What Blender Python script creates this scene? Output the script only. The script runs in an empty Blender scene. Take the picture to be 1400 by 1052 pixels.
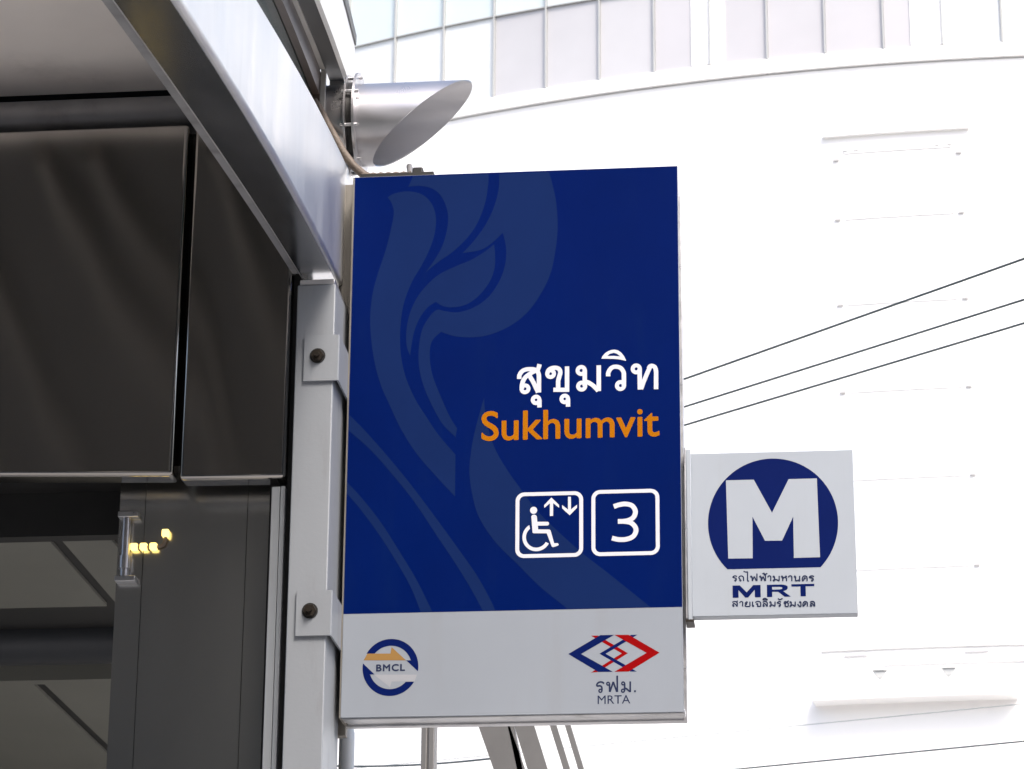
import bpy, bmesh, math, random
from mathutils import Vector, Matrix
from mathutils.geometry import tessellate_polygon

random.seed(7)
SC = bpy.context.scene
COL = SC.collection
RAD = math.radians

# ------------------------------------------------------------------ camera
cam = bpy.data.cameras.new('camera')
cam.sensor_fit = 'HORIZONTAL'
cam.sensor_width = 36.0
cam.lens = 4195.18 / 1400 * 36.0
cam.clip_start = 0.1
cam.clip_end = 2000
cam.dof.use_dof = True
cam.dof.focus_distance = 9.35
cam.dof.aperture_fstop = 20.0
cam_ob = bpy.data.objects.new('camera', cam)
COL.objects.link(cam_ob)
_ya, _pi, _ro = -0.1100572, 0.3383279, 0.0078102
_f = Vector((math.sin(_ya) * math.cos(_pi), math.cos(_ya) * math.cos(_pi), math.sin(_pi)))
_r = Vector((math.cos(_ya), -math.sin(_ya), 0))
_u = _r.cross(_f)
_r2 = math.cos(_ro) * _r + math.sin(_ro) * _u
_u2 = -math.sin(_ro) * _r + math.cos(_ro) * _u
m = Matrix((_r2, _u2, -_f)).transposed().to_4x4()
m.translation = Vector((1.45021, -8.64314, 1.6))
cam_ob.matrix_world = m
SC.camera = cam_ob

# ------------------------------------------------------------------ sky, sun, exposure
SUN_EL, SUN_AZ = 52.0, 148.0          # azimuth clockwise from +Y
world = bpy.data.worlds.new('World')
SC.world = world
world.use_nodes = True
wn = world.node_tree
bg = wn.nodes['Background']
sky = wn.nodes.new('ShaderNodeTexSky')
sky.sky_type = 'NISHITA'
sky.sun_disc = False
sky.sun_elevation = RAD(SUN_EL)
sky.sun_rotation = RAD(SUN_AZ)
sky.air_density = 1.0
sky.dust_density = 4.0
sky.ozone_density = 1.0
wn.links.new(sky.outputs[0], bg.inputs[0])
bg.inputs[1].default_value = 0.15
sun = bpy.data.lights.new('sun', 'SUN')
sun.energy = 1.5
sun.angle = RAD(20.0)
sun.color = (1.0, 0.95, 0.88)
sun_ob = bpy.data.objects.new('sun', sun)
COL.objects.link(sun_ob)
_d = Vector((math.sin(RAD(SUN_AZ)) * math.cos(RAD(SUN_EL)), math.cos(RAD(SUN_AZ)) * math.cos(RAD(SUN_EL)), math.sin(RAD(SUN_EL))))
sun_ob.rotation_euler = (-_d).to_track_quat('-Z', 'Y').to_euler()
sun_ob.location = (-20, -20, 40)
SC.view_settings.view_transform = 'Standard'
SC.view_settings.look = 'None'
SC.view_settings.gamma = 1.0
SC.view_settings.exposure = 1.1
try:
    SC.view_settings.use_curve_mapping = False
except Exception:
    pass
SC.render.engine = 'CYCLES'
SC.cycles.use_denoising = True
SC.cycles.max_bounces = 6

# ------------------------------------------------------------------ materials
def mat(name, col, rough=0.5, metal=0.0, var=0.0, vscale=3.0, vstretch=(1, 1, 1), rvar=0.0,
        bump=0.0, bscale=40.0, bstretch=(1, 1, 1), spec=0.5, wave=0.0, wscale=1.0, wstretch=(1, 1, 1),
        dirt=None, dscale=2.0, dstretch=(1, 1, 1), damount=0.5, dlow=0.55, coat=0.0):
    mt = bpy.data.materials.new(name)
    mt.use_nodes = True
    nt = mt.node_tree
    p = nt.nodes['Principled BSDF']
    p.inputs['Base Color'].default_value = (*col, 1)
    p.inputs['Roughness'].default_value = rough
    p.inputs['Metallic'].default_value = metal
    p.inputs['Specular IOR Level'].default_value = spec
    p.inputs['Coat Weight'].default_value = coat
    tc = nt.nodes.new('ShaderNodeTexCoord')
    def noise(scale, stretch, detail=4.0, rgh=0.55):
        mp = nt.nodes.new('ShaderNodeMapping')
        mp.inputs['Scale'].default_value = stretch
        nt.links.new(tc.outputs['Object'], mp.inputs[0])
        n = nt.nodes.new('ShaderNodeTexNoise')
        n.inputs['Scale'].default_value = scale
        n.inputs['Detail'].default_value = detail
        n.inputs['Roughness'].default_value = rgh
        nt.links.new(mp.outputs[0], n.inputs[0])
        return n.outputs[0]
    last = None
    if var > 0:
        n = noise(vscale, vstretch)
        r = nt.nodes.new('ShaderNodeMapRange')
        r.inputs[1].default_value, r.inputs[2].default_value = 0.1, 0.9
        r.interpolation_type = 'SMOOTHSTEP'
        r.inputs[3].default_value, r.inputs[4].default_value = 1 - var, 1 + var
        nt.links.new(n, r.inputs[0])
        mx = nt.nodes.new('ShaderNodeMix'); mx.data_type = 'RGBA'; mx.blend_type = 'MULTIPLY'
        mx.inputs[0].default_value = 1.0
        mx.inputs[6].default_value = (*col, 1)
        nt.links.new(r.outputs[0], mx.inputs[7])
        last = mx.outputs[2]
    if dirt is not None:
        n = noise(dscale, dstretch, 6.0, 0.6)
        r = nt.nodes.new('ShaderNodeMapRange')
        r.inputs[1].default_value, r.inputs[2].default_value = dlow - 0.05, dlow + 0.3
        r.interpolation_type = 'SMOOTHSTEP'
        r.inputs[3].default_value, r.inputs[4].default_value = 0, damount
        nt.links.new(n, r.inputs[0])
        mx = nt.nodes.new('ShaderNodeMix'); mx.data_type = 'RGBA'
        nt.links.new(r.outputs[0], mx.inputs[0])
        mx.inputs[6].default_value = (*col, 1)
        if last is not None:
            nt.links.new(last, mx.inputs[6])
        mx.inputs[7].default_value = (*dirt, 1)
        last = mx.outputs[2]
    if last is not None:
        nt.links.new(last, p.inputs['Base Color'])
    if rvar > 0:
        n = noise(vscale * 1.7, vstretch)
        r = nt.nodes.new('ShaderNodeMapRange')
        r.inputs[1].default_value, r.inputs[2].default_value = 0.1, 0.9
        r.interpolation_type = 'SMOOTHSTEP'
        r.inputs[3].default_value, r.inputs[4].default_value = max(0.02, rough - rvar), rough + rvar
        nt.links.new(n, r.inputs[0])
        nt.links.new(r.outputs[0], p.inputs['Roughness'])
    nrm = None
    if bump > 0:
        b = nt.nodes.new('ShaderNodeBump')
        b.inputs['Strength'].default_value = bump
        b.inputs['Distance'].default_value = 0.01
        nt.links.new(noise(bscale, bstretch), b.inputs['Height'])
        nrm = b.outputs[0]
    if wave > 0:
        b = nt.nodes.new('ShaderNodeBump')
        b.inputs['Strength'].default_value = wave
        b.inputs['Distance'].default_value = 0.1
        nt.links.new(noise(wscale, wstretch, 1.0, 0.4), b.inputs['Height'])
        if nrm is not None:
            nt.links.new(nrm, b.inputs['Normal'])
        nrm = b.outputs[0]
    if nrm is not None:
        nt.links.new(nrm, p.inputs['Normal'])
    return mt

def emit(name, col, strength):
    mt = bpy.data.materials.new(name); mt.use_nodes = True
    p = mt.node_tree.nodes['Principled BSDF']
    p.inputs['Base Color'].default_value = (*col, 1)
    p.inputs['Emission Color'].default_value = (*col, 1)
    p.inputs['Emission Strength'].default_value = strength
    return mt

M = {}
M['film_blue'] = mat('film_blue', (0.0000, 0.0078, 0.084), 0.45, var=0.10, vscale=2.5, rvar=0.06, spec=0.03, bump=0.02, bscale=9, dirt=(0.003, 0.015, 0.080), dscale=5.0, dstretch=(3, 1, 0.6), damount=0.3, dlow=0.55)  # faint streaks stand for dust and a soft reflection put into the colour
M['film_pale'] = mat('film_pale', (0.0060, 0.0185, 0.086), 0.45, var=0.08, vscale=3, spec=0.025)
M['print_white'] = mat('print_white', (0.62, 0.635, 0.68), 0.45, var=0.05, vscale=6, spec=0.3)
M['print_orange'] = mat('print_orange', (0.40, 0.132, 0.001), 0.45, var=0.06, vscale=6, spec=0.06)
M['print_navy'] = mat('print_navy', (0.0015, 0.0085, 0.082), 0.45, var=0.08, vscale=6, spec=0.06)
M['print_ink'] = mat('print_ink', (0.022, 0.030, 0.070), 0.45, var=0.08, vscale=6, spec=0.06)
M['print_red'] = mat('print_red', (0.255, 0.001, 0.002), 0.45, var=0.08, vscale=6, spec=0.06)
M['print_tan'] = mat('print_tan', (0.29, 0.165, 0.055), 0.45, var=0.05, vscale=6, spec=0.06)
M['print_pale'] = mat('print_pale', (0.335, 0.345, 0.375), 0.45, var=0.05, vscale=6, spec=0.06)
M['sign_grey'] = mat('sign_grey', (0.270, 0.297, 0.338), 0.42, var=0.06, vscale=2.0, vstretch=(1, 1, 0.6), rvar=0.05, spec=0.35,
                     dirt=(0.22, 0.21, 0.19), dscale=3.0, dstretch=(4, 1, 0.5), damount=0.18)
M['badge_grey'] = mat('badge_grey', (0.375, 0.410, 0.455), 0.42, var=0.04, vscale=3, rvar=0.05, spec=0.35,
                      dirt=(0.28, 0.27, 0.25), dscale=4.0, dstretch=(5, 1, 0.5), damount=0.15)
M['aluminium'] = mat('aluminium', (0.55, 0.55, 0.56), 0.34, 0.85, var=0.12, vscale=6, vstretch=(1, 1, 6), rvar=0.1,
                     dirt=(0.10, 0.085, 0.07), dscale=7, damount=0.55, bump=0.05, bscale=30)
M['paint_grey'] = mat('paint_grey', (0.262, 0.280, 0.305), 0.48, var=0.06, vscale=3, vstretch=(1, 1, 0.4), rvar=0.08,
                      dirt=(0.15, 0.14, 0.13), dscale=5.5, dstretch=(3, 3, 0.6), damount=0.55, dlow=0.56, bump=0.04, bscale=90)
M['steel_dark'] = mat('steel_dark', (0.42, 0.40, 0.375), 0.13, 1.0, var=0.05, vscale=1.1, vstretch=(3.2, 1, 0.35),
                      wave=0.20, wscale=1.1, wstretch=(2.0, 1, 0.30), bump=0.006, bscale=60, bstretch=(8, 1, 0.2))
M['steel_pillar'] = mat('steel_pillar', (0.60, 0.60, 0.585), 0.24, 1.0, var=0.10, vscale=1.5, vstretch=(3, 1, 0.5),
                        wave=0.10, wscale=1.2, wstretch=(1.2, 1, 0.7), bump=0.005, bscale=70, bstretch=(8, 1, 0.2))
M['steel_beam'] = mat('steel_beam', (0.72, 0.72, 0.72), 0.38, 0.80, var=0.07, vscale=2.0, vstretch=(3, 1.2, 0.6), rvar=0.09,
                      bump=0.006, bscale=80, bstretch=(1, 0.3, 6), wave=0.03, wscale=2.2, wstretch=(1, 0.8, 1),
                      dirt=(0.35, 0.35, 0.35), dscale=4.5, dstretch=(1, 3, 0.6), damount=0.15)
M['steel_soffit'] = mat('steel_soffit', (0.40, 0.40, 0.41), 0.20, 1.0, var=0.12, vscale=2.0, vstretch=(3, 0.6, 1), rvar=0.05, wave=0.02, wscale=2.0, bump=0.006, bscale=60, bstretch=(6, 0.3, 1))  # darker steel: the underside's dark reflections are put into this colour
M['steel_duct'] = mat('steel_duct', (0.50, 0.49, 0.505), 0.30, 0.86, var=0.06, vscale=4, rvar=0.06, bump=0.01, bscale=50, bstretch=(0.4, 6, 6))
M['duct_lining'] = mat('duct_lining', (0.72, 0.71, 0.73), 0.33, 0.40, var=0.05, vscale=4)  # paler than the hood: light inside the mouth is put into the colour
M['ceiling_paint'] = mat('ceiling_paint', (0.84, 0.79, 0.75), 0.6, var=0.10, vscale=1.6, dirt=(0.40, 0.36, 0.32), dscale=3.0, damount=0.5, dlow=0.58)
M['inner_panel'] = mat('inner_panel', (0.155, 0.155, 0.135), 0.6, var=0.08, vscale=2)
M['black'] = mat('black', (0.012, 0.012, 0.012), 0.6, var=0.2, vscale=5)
M['inner_pipe'] = mat('inner_pipe', (0.045, 0.048, 0.054), 0.45, 0.3, var=0.1, vscale=4)
M['pipe_grey'] = mat('pipe_grey', (0.33, 0.33, 0.34), 0.45, 0.5, var=0.12, vscale=5, dirt=(0.06, 0.055, 0.05), dscale=4, damount=0.7, dlow=0.5)
M['glass_green'] = mat('glass_green', (0.07, 0.105, 0.10), 0.08, 0.0, var=0.1, vscale=2, spec=0.6)
M['frame_brown'] = mat('frame_brown', (0.10, 0.075, 0.065), 0.4, 0.4, var=0.2, vscale=5, dirt=(0.04, 0.03, 0.03), dscale=8, damount=0.5)
M['lip_pale'] = mat('lip_pale', (0.42, 0.41, 0.39), 0.45, 0.2, var=0.1, vscale=8)
M['fascia_white'] = mat('fascia_white', (0.82, 0.81, 0.79), 0.45, var=0.04, vscale=3)
M['eave_dark'] = mat('eave_dark', (0.075, 0.075, 0.075), 0.5, 0.2, var=0.1, vscale=4)
M['rail_dirty'] = mat('rail_dirty', (0.24, 0.225, 0.20), 0.5, 0.3, var=0.2, vscale=6, vstretch=(1, 1, 0.3), dirt=(0.08, 0.06, 0.045), dscale=9, dstretch=(1, 1, 0.3), damount=0.7, dlow=0.48)
M['joist_grey'] = mat('joist_grey', (0.22, 0.21, 0.20), 0.6)
M['rubber'] = mat('rubber', (0.015, 0.014, 0.013), 0.5)
M['bolt'] = mat('bolt', (0.035, 0.028, 0.022), 0.42, 0.6, var=0.3, vscale=60)
M['conduit'] = mat('conduit', (0.16, 0.125, 0.10), 0.6, var=0.3, vscale=30, bump=0.3, bscale=120)
M['amber'] = emit('amber', (1.0, 0.72, 0.20), 1.25)
M['wall_white'] = mat('wall_white', (0.90, 0.89, 0.88), 0.6, var=0.02, vscale=0.15)
M['ledge_white'] = mat('ledge_white', (0.90, 0.90, 0.89), 0.5, var=0.03, vscale=0.4)
M['mullion'] = mat('mullion', (0.42, 0.43, 0.43), 0.5, 0.0, var=0.08, vscale=1)
M['pane_clear'] = mat('pane_clear', (0.70, 0.72, 0.72), 0.06, var=0.05, vscale=0.5, spec=0.6)
M['pane_lilac'] = mat('pane_lilac', (0.49, 0.48, 0.50), 0.06, var=0.07, vscale=0.35, spec=0.5, dirt=(0.50, 0.50, 0.52), dscale=0.5, dstretch=(1, 1, 2), damount=0.6)
M['pane_cyan'] = mat('pane_cyan', (0.60, 0.67, 0.68), 0.05, var=0.05, vscale=0.4, spec=0.7)
M['fitting'] = mat('fitting', (0.50, 0.50, 0.50), 0.6)
M['concrete_pale'] = mat('concrete_pale', (0.60, 0.56, 0.50), 0.8, var=0.1, vscale=0.6)
M['cable_pale'] = mat('cable_pale', (0.30, 0.32, 0.33), 0.6)
M['cable'] = mat('cable', (0.075, 0.095, 0.10), 0.6, var=0.25, vscale=0.8)
M['concrete'] = mat('concrete', (0.085, 0.082, 0.078), 0.85, var=0.15, vscale=0.5, dirt=(0.05, 0.048, 0.046), dscale=0.4, dstretch=(1, 1, 0.3), damount=0.6)
M['asphalt'] = mat('asphalt', (0.05, 0.05, 0.052), 0.9, var=0.2, vscale=0.8, bump=0.3, bscale=30)
M['paving'] = mat('paving', (0.36, 0.35, 0.335), 0.85, var=0.15, vscale=1.5)
M['rib_grey'] = mat('rib_grey', (0.16, 0.155, 0.148), 0.45, 0.4, var=0.12, vscale=2.5, dirt=(0.09, 0.085, 0.08), dscale=3, damount=0.5)
M['pole_white'] = mat('pole_white', (0.74, 0.74, 0.72), 0.4, var=0.05, vscale=5)

# ------------------------------------------------------------------ object helpers
BASE = {}
def thing(name, label, cat, loc, group=None):
    o = bpy.data.objects.new(name, None)
    o.empty_display_size = 0.2
    COL.objects.link(o)
    o.location = loc
    o['label'] = label; o['category'] = cat
    if group:
        o['group'] = group
    BASE[o.name] = Vector(loc)
    return o

def tag(o, label, cat, group=None):
    o['label'] = label; o['category'] = cat
    if group:
        o['group'] = group
    return o

def link(name, me, mt, parent=None):
    o = bpy.data.objects.new(name, me)
    COL.objects.link(o)
    if mt is not None:
        me.materials.append(M[mt])
    if parent is not None:
        o.parent = parent
        b = BASE[parent.name]
        me.transform(Matrix.Translation(-b))
        BASE[o.name] = b
    else:
        BASE[o.name] = Vector((0, 0, 0))
    return o

def build(name, bm, mt, parent=None, smooth=False, angle=None, bevelled=False):
    me = bpy.data.meshes.new(name)
    bmesh.ops.recalc_face_normals(bm, faces=bm.faces[:])
    bm.to_mesh(me); bm.free()
    o = link(name, me, mt, parent)
    if smooth:
        for p in me.polygons:
            p.use_smooth = True
        if angle is not None:
            me.set_sharp_from_angle(angle=RAD(angle))
        if bevelled:
            for p in me.polygons:
                if max(abs(p.normal.x), abs(p.normal.y), abs(p.normal.z)) > 0.9995:
                    p.use_smooth = False
    return o

def rebase(o):
    """move a top-level mesh's origin to its base centre"""
    me = o.data
    xs = [v.co for v in me.vertices]
    lo = Vector((min(v.x for v in xs), min(v.y for v in xs), min(v.z for v in xs)))
    hi = Vector((max(v.x for v in xs), max(v.y for v in xs), max(v.z for v in xs)))
    c = Vector(((lo.x + hi.x) / 2, (lo.y + hi.y) / 2, lo.z))
    me.transform(Matrix.Translation(-c)); o.location = c
    BASE[o.name] = c
    return o

def box(bm, x0, x1, y0, y1, z0, z1, bev=0.0, seg=2):
    r = bmesh.ops.create_cube(bm, size=1.0)
    vs = r['verts']
    for v in vs:
        v.co = Vector(((x0 + x1) / 2 + v.co.x * (x1 - x0), (y0 + y1) / 2 + v.co.y * (y1 - y0), (z0 + z1) / 2 + v.co.z * (z1 - z0)))
    if bev > 0:
        es = list({e for v in vs for e in v.link_edges})
        bmesh.ops.bevel(bm, geom=es, offset=bev, segments=seg, affect='EDGES', profile=0.5)

def boxo(name, x0, x1, y0, y1, z0, z1, mt, parent=None, bev=0.0, seg=2):
    bm = bmesh.new(); box(bm, x0, x1, y0, y1, z0, z1, bev, seg)
    return build(name, bm, mt, parent, smooth=bev > 0, angle=60, bevelled=bev > 0)

def loft(name, sections, mt, parent=None, smooth=False, angle=40, closed=True):
    """sections: lists of (x,y,z) rings of equal length; closed solid with caps"""
    bm = bmesh.new()
    rings = [[bm.verts.new(p) for p in s] for s in sections]
    n = len(rings[0])
    for a, b in zip(rings, rings[1:]):
        for i in range(n):
            j = (i + 1) % n
            bm.faces.new((a[i], a[j], b[j], b[i]))
    if closed:
        bm.faces.new(rings[0][::-1]); bm.faces.new(rings[-1])
    return build(name, bm, mt, parent, smooth, angle)

def tube(name, pts, r, mt, parent=None, n=12, smooth=True):
    pts = [Vector(p) for p in pts]
    bm = bmesh.new(); rings = []
    up = None
    for i, p in enumerate(pts):
        t = (pts[min(i + 1, len(pts) - 1)] - pts[max(i - 1, 0)]).normalized()
        if up is None:
            up = Vector((0, 0, 1)) if abs(t.z) < 0.9 else Vector((1, 0, 0))
        a = t.cross(up).normalized(); b = a.cross(t).normalized(); up = b
        rr = r[i] if isinstance(r, (list, tuple)) else r
        rings.append([bm.verts.new(p + a * rr * math.cos(2 * math.pi * k / n) + b * rr * math.sin(2 * math.pi * k / n)) for k in range(n)])
    for A, B in zip(rings, rings[1:]):
        for i in range(n):
            j = (i + 1) % n
            bm.faces.new((A[i], A[j], B[j], B[i]))
    bm.faces.new(rings[0][::-1]); bm.faces.new(rings[-1])
    return build(name, bm, mt, parent, smooth, 50)

def spline(pts, k=7):
    """closed Catmull-Rom through traced points; points with a third value are corners"""
    n = len(pts); out = []
    for i in range(n):
        p1 = Vector(pts[i][:2]); p2 = Vector(pts[(i + 1) % n][:2])
        p0 = p1 if len(pts[i]) > 2 else Vector(pts[i - 1][:2])
        p3 = p2 if len(pts[(i + 1) % n]) > 2 else Vector(pts[(i + 2) % n][:2])
        if len(pts[i]) > 2 and len(pts[(i + 1) % n]) > 2:
            out.append(p1); continue
        for s in range(k):
            t = s / k
            out.append(0.5 * ((2 * p1) + (p2 - p0) * t + (2 * p0 - 5 * p1 + 4 * p2 - p3) * t * t + (3 * p1 - p0 - 3 * p2 + p3) * t ** 3))
    return out

def flat(name, loops, y, mt, parent):
    """flat print on the sign face: polygon loops given in (x, z); the first is the outline, the rest holes"""
    L = [[Vector((p[0], p[1], 0)) for p in lp] for lp in loops]
    tris = tessellate_polygon(L)
    vs = [(v.x, y, v.y) for lp in L for v in lp]
    me = bpy.data.meshes.new(name)
    me.from_pydata(vs, [], [tuple(t) for t in tris])
    me.update()
    bm = bmesh.new(); bm.from_mesh(me)
    bmesh.ops.recalc_face_normals(bm, faces=bm.faces[:])
    if bm.faces and sum(f.normal.y * f.calc_area() for f in bm.faces) > 0:
        bmesh.ops.reverse_faces(bm, faces=bm.faces[:])
    bm.to_mesh(me); bm.free()
    return link(name, me, mt, parent)

def lettering(name, body, bx, y, mt, parent, weight=0.0, spacing=1.0):
    cu = bpy.data.curves.new('lettering', 'FONT')
    cu.body = body; cu.space_character = spacing
    cu.resolution_u = 6
    to = bpy.data.objects.new('lettering', cu); COL.objects.link(to)
    dg = bpy.context.evaluated_depsgraph_get(); dg.update()
    me = bpy.data.meshes.new_from_object(to.evaluated_get(dg))
    bpy.data.objects.remove(to); bpy.data.curves.remove(cu)
    xs = [v.co.x for v in me.vertices]; ys = [v.co.y for v in me.vertices]
    x0, x1, z0, z1 = bx
    x0 += weight; x1 -= weight; z0 += weight; z1 -= weight
    sx = (x1 - x0) / (max(xs) - min(xs)); sz = (z1 - z0) / (max(ys) - min(ys))
    mx, my = min(xs), min(ys)
    for v in me.vertices:
        v.co = Vector((x0 + (v.co.x - mx) * sx, y, z0 + (v.co.y - my) * sz))
    if weight > 0:
        # heavier strokes: the print laid down again a hair to each side
        base = me.copy()
        bm = bmesh.new()
        for i in range(9):
            tmp = base.copy()
            a = 2 * math.pi * i / 8
            w = 0.0 if i == 8 else weight
            tmp.transform(Matrix.Translation((w * math.cos(a), -0.00002 * i, w * math.sin(a))))
            bm.from_mesh(tmp); bpy.data.meshes.remove(tmp)
        bm.to_mesh(me); bm.free(); bpy.data.meshes.remove(base)
    me.materials.clear()
    me.update()
    return link(name, me, mt, parent)

def arc(cx, cz, r, a0, a1, n=48):
    return [(cx + r * math.cos(RAD(a0 + (a1 - a0) * i / n)), cz + r * math.sin(RAD(a0 + (a1 - a0) * i / n))) for i in range(n + 1)]

ASP = 0.962
def disc_arc(cx, cz, r, a0, a1, n=48):
    return [(cx + (x - cx) * ASP, z) for x, z in arc(cx, cz, r, a0, a1, n)]

def rounded(x0, x1, z0, z1, r, n=8):
    out = []
    for cx, cz, a in ((x1 - r, z1 - r, 0), (x0 + r, z1 - r, 90), (x0 + r, z0 + r, 180), (x1 - r, z0 + r, 270)):
        out += arc(cx, cz, r, a, a + 90, n)
    return out


def open_spline(pts, k=6):
    P = [Vector(p[:2]) for p in pts]; out = []
    for i in range(len(P) - 1):
        p1, p2 = P[i], P[i + 1]
        p0 = P[i - 1] if i else p1 * 2 - p2
        p3 = P[i + 2] if i + 2 < len(P) else p2 * 2 - p1
        for s in range(k):
            t = s / k
            out.append(0.5 * ((2 * p1) + (p2 - p0) * t + (2 * p0 - 5 * p1 + 4 * p2 - p3) * t * t + (3 * p1 - p0 - 3 * p2 + p3) * t ** 3))
    out.append(P[-1])
    return out

def brush(name, items, w, y, mt, parent, wl=None):
    """lettering drawn with strokes of one width, each laid a hair above the one before"""
    vs, fs = [], []
    wl = wl or w
    for i, it in enumerate(items):
        yy = y - 0.00002 * i
        if it[0] == 's':
            c = open_spline(it[1]); n = len(c); b0 = len(vs)
            for j, p in enumerate(c):
                t = (c[min(j + 1, n - 1)] - c[max(j - 1, 0)]).normalized()
                nx, nz = -t.y * w / 2, t.x * w / 2
                vs += [(p.x + nx, yy, p.y + nz), (p.x - nx, yy, p.y - nz)]
            fs += [(b0 + 2 * j, b0 + 2 * j + 1, b0 + 2 * j + 3, b0 + 2 * j + 2) for j in range(n - 1)]
        elif it[0] == 'o':
            b0 = len(vs); n = 28
            for j in range(n):
                a = 2 * math.pi * j / n
                for r in (it[3] + wl / 2, max(it[3] - wl / 2, it[3] * 0.3)):
                    vs.append((it[1] + ASP * r * math.cos(a), yy, it[2] + r * math.sin(a)))
            fs += [(b0 + 2 * j, b0 + 2 * j + 1, b0 + (2 * j + 3) % (2 * n), b0 + (2 * j + 2) % (2 * n)) for j in range(n)]
        elif it[0] == 'd':
            b0 = len(vs); n = 20
            vs += [(it[1] + it[3] * math.cos(2 * math.pi * j / n), yy, it[2] + it[3] * math.sin(2 * math.pi * j / n)) for j in range(n)]
            fs.append(tuple(range(b0, b0 + n)))
        else:
            L = [[Vector((p[0], p[1], 0)) for p in lp] for lp in it[1]]
            b0 = len(vs); vs += [(v.x, yy, v.y) for lp in L for v in lp]
            fs += [tuple(b0 + q for q in t) for t in tessellate_polygon(L)]
    me = bpy.data.meshes.new(name)
    me.from_pydata(vs, [], fs); me.update()
    return link(name, me, mt, parent)

# ------------------------------------------------------------------ measured data (metres; x, z on the sign faces)
ORNAMENT = {'a': [(0.1044, 5.2835, 1), (0.1279, 5.2963), (0.1701, 5.301), (0.2126, 5.2885), (0.2427, 5.2557), (0.256, 5.21), (0.2527, 5.1561), (0.2368, 5.1028), (0.2125, 5.0501), (0.1882, 5.0064), (0.1682, 4.9538), (0.1567, 4.901), (0.1523, 4.8307), (0.157, 4.7604), (0.1732, 4.6901), (0.2035, 4.6198), (0.2357, 4.567), (0.2753, 4.5057), (0.327, 4.4426, 1), (0.3272, 4.3118, 1), (0.2775, 4.3674), (0.2107, 4.4476), (0.1598, 4.5304), (0.1253, 4.6048), (0.0949, 4.6751), (0.0721, 4.7631), (0.0597, 4.8689), (0.0636, 4.9573), (0.0788, 5.028), (0.1022, 5.1076), (0.1176, 5.179), (0.1249, 5.2329), (0.1167, 5.2649)], 'b': [(0.1827, 5.3506, 1), (0.1681, 5.3166, 1), (0.2079, 5.3178), (0.2461, 5.3054), (0.2735, 5.2771), (0.2911, 5.2312), (0.2926, 5.1816), (0.2784, 5.1193), (0.254, 5.0709), (0.2279, 5.0317, 1), (0.2667, 5.0642), (0.3081, 5.094), (0.3495, 5.1346), (0.3824, 5.1828), (0.4069, 5.2495), (0.4163, 5.3125), (0.4177, 5.3488, 1)], 'c': [(0.4505, 5.3484, 1), (0.4485, 5.2931), (0.4323, 5.2305), (0.4076, 5.1774), (0.3747, 5.1292), (0.34, 5.0902, 1), (0.3917, 5.0973), (0.425, 5.1158), (0.4631, 5.152, 1), (0.4735, 5.1033), (0.4715, 5.0499), (0.4553, 4.9971), (0.4225, 4.9451), (0.3772, 4.9113), (0.3275, 4.8971), (0.2858, 4.9029), (0.265, 4.9071), (0.2444, 4.8893), (0.2202, 4.8461), (0.2105, 4.7849), (0.2124, 4.7237), (0.2275, 4.6624), (0.2533, 4.601), (0.2871, 4.5397), (0.3263, 4.4982, 1), (0.3308, 4.5255, 1), (0.3073, 4.5649), (0.2732, 4.6437), (0.2516, 4.7051), (0.244, 4.7664), (0.2516, 4.8082), (0.2785, 4.8354, 1), (0.2953, 4.8278), (0.3286, 4.818), (0.3783, 4.8146), (0.4279, 4.8218), (0.4855, 4.8462), (0.5349, 4.8841), (0.576, 4.9399), (0.6088, 5.0095), (0.6252, 5.0889), (0.6317, 5.1691), (0.6264, 5.2502), (0.6146, 5.3094), (0.6044, 5.3488, 1)], 'd': [(0.1843, 4.7613, 1), (0.1729, 4.7949), (0.1719, 4.8476), (0.1818, 4.9002), (0.2018, 4.9482), (0.2303, 4.9871), (0.2674, 5.0214), (0.3172, 5.0464), (0.367, 5.0669), (0.4085, 5.0922), (0.4367, 5.1153, 1), (0.4404, 5.0777), (0.4383, 5.0332), (0.4221, 4.9894), (0.3892, 4.9463), (0.3521, 4.921), (0.3106, 4.9136), (0.2814, 4.919), (0.2604, 4.9329, 1), (0.2357, 4.9161), (0.2113, 4.8816), (0.1954, 4.8381), (0.1879, 4.7944)], 'e': [(0.4117, 4.6219, 1), (0.3936, 4.5535), (0.3819, 4.5024), (0.3743, 4.4556), (0.3694, 4.3876), (0.3801, 4.3111), (0.4011, 4.2431), (0.4504, 4.1665), (0.5154, 4.0983), (0.58, 4.0306), (0.6441, 3.9756), (0.6697, 3.9553, 1), (0.9097, 3.9566, 1), (0.8592, 3.9996), (0.7799, 4.0673), (0.708, 4.127), (0.6356, 4.1954), (0.5709, 4.264), (0.5219, 4.3327), (0.4809, 4.3931), (0.4478, 4.4535), (0.4268, 4.514), (0.4138, 4.5831)], 'f': [(0.0027, 4.5779, 1), (0.0528, 4.5247), (0.1204, 4.4455), (0.1961, 4.3498), (0.2712, 4.2464), (0.3374, 4.1525), (0.395, 4.0679), (0.436, 3.9925), (0.4524, 3.9559, 1), (0.4155, 3.9559, 1), (0.3876, 4.0101), (0.3382, 4.0941), (0.272, 4.196), (0.2052, 4.2987), (0.1381, 4.3853), (0.0707, 4.464), (0.0023, 4.5278, 1)], 'g': [(0.0015, 4.3651, 1), (0.0496, 4.3112), (0.1086, 4.2336), (0.1675, 4.1399), (0.2177, 4.0554), (0.2661, 3.9567, 1), (0.2315, 3.9566, 1), (0.2019, 4.0308), (0.16, 4.1066), (0.1012, 4.2002), (0.0421, 4.2817), (0.0016, 4.3294, 1)]}
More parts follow.
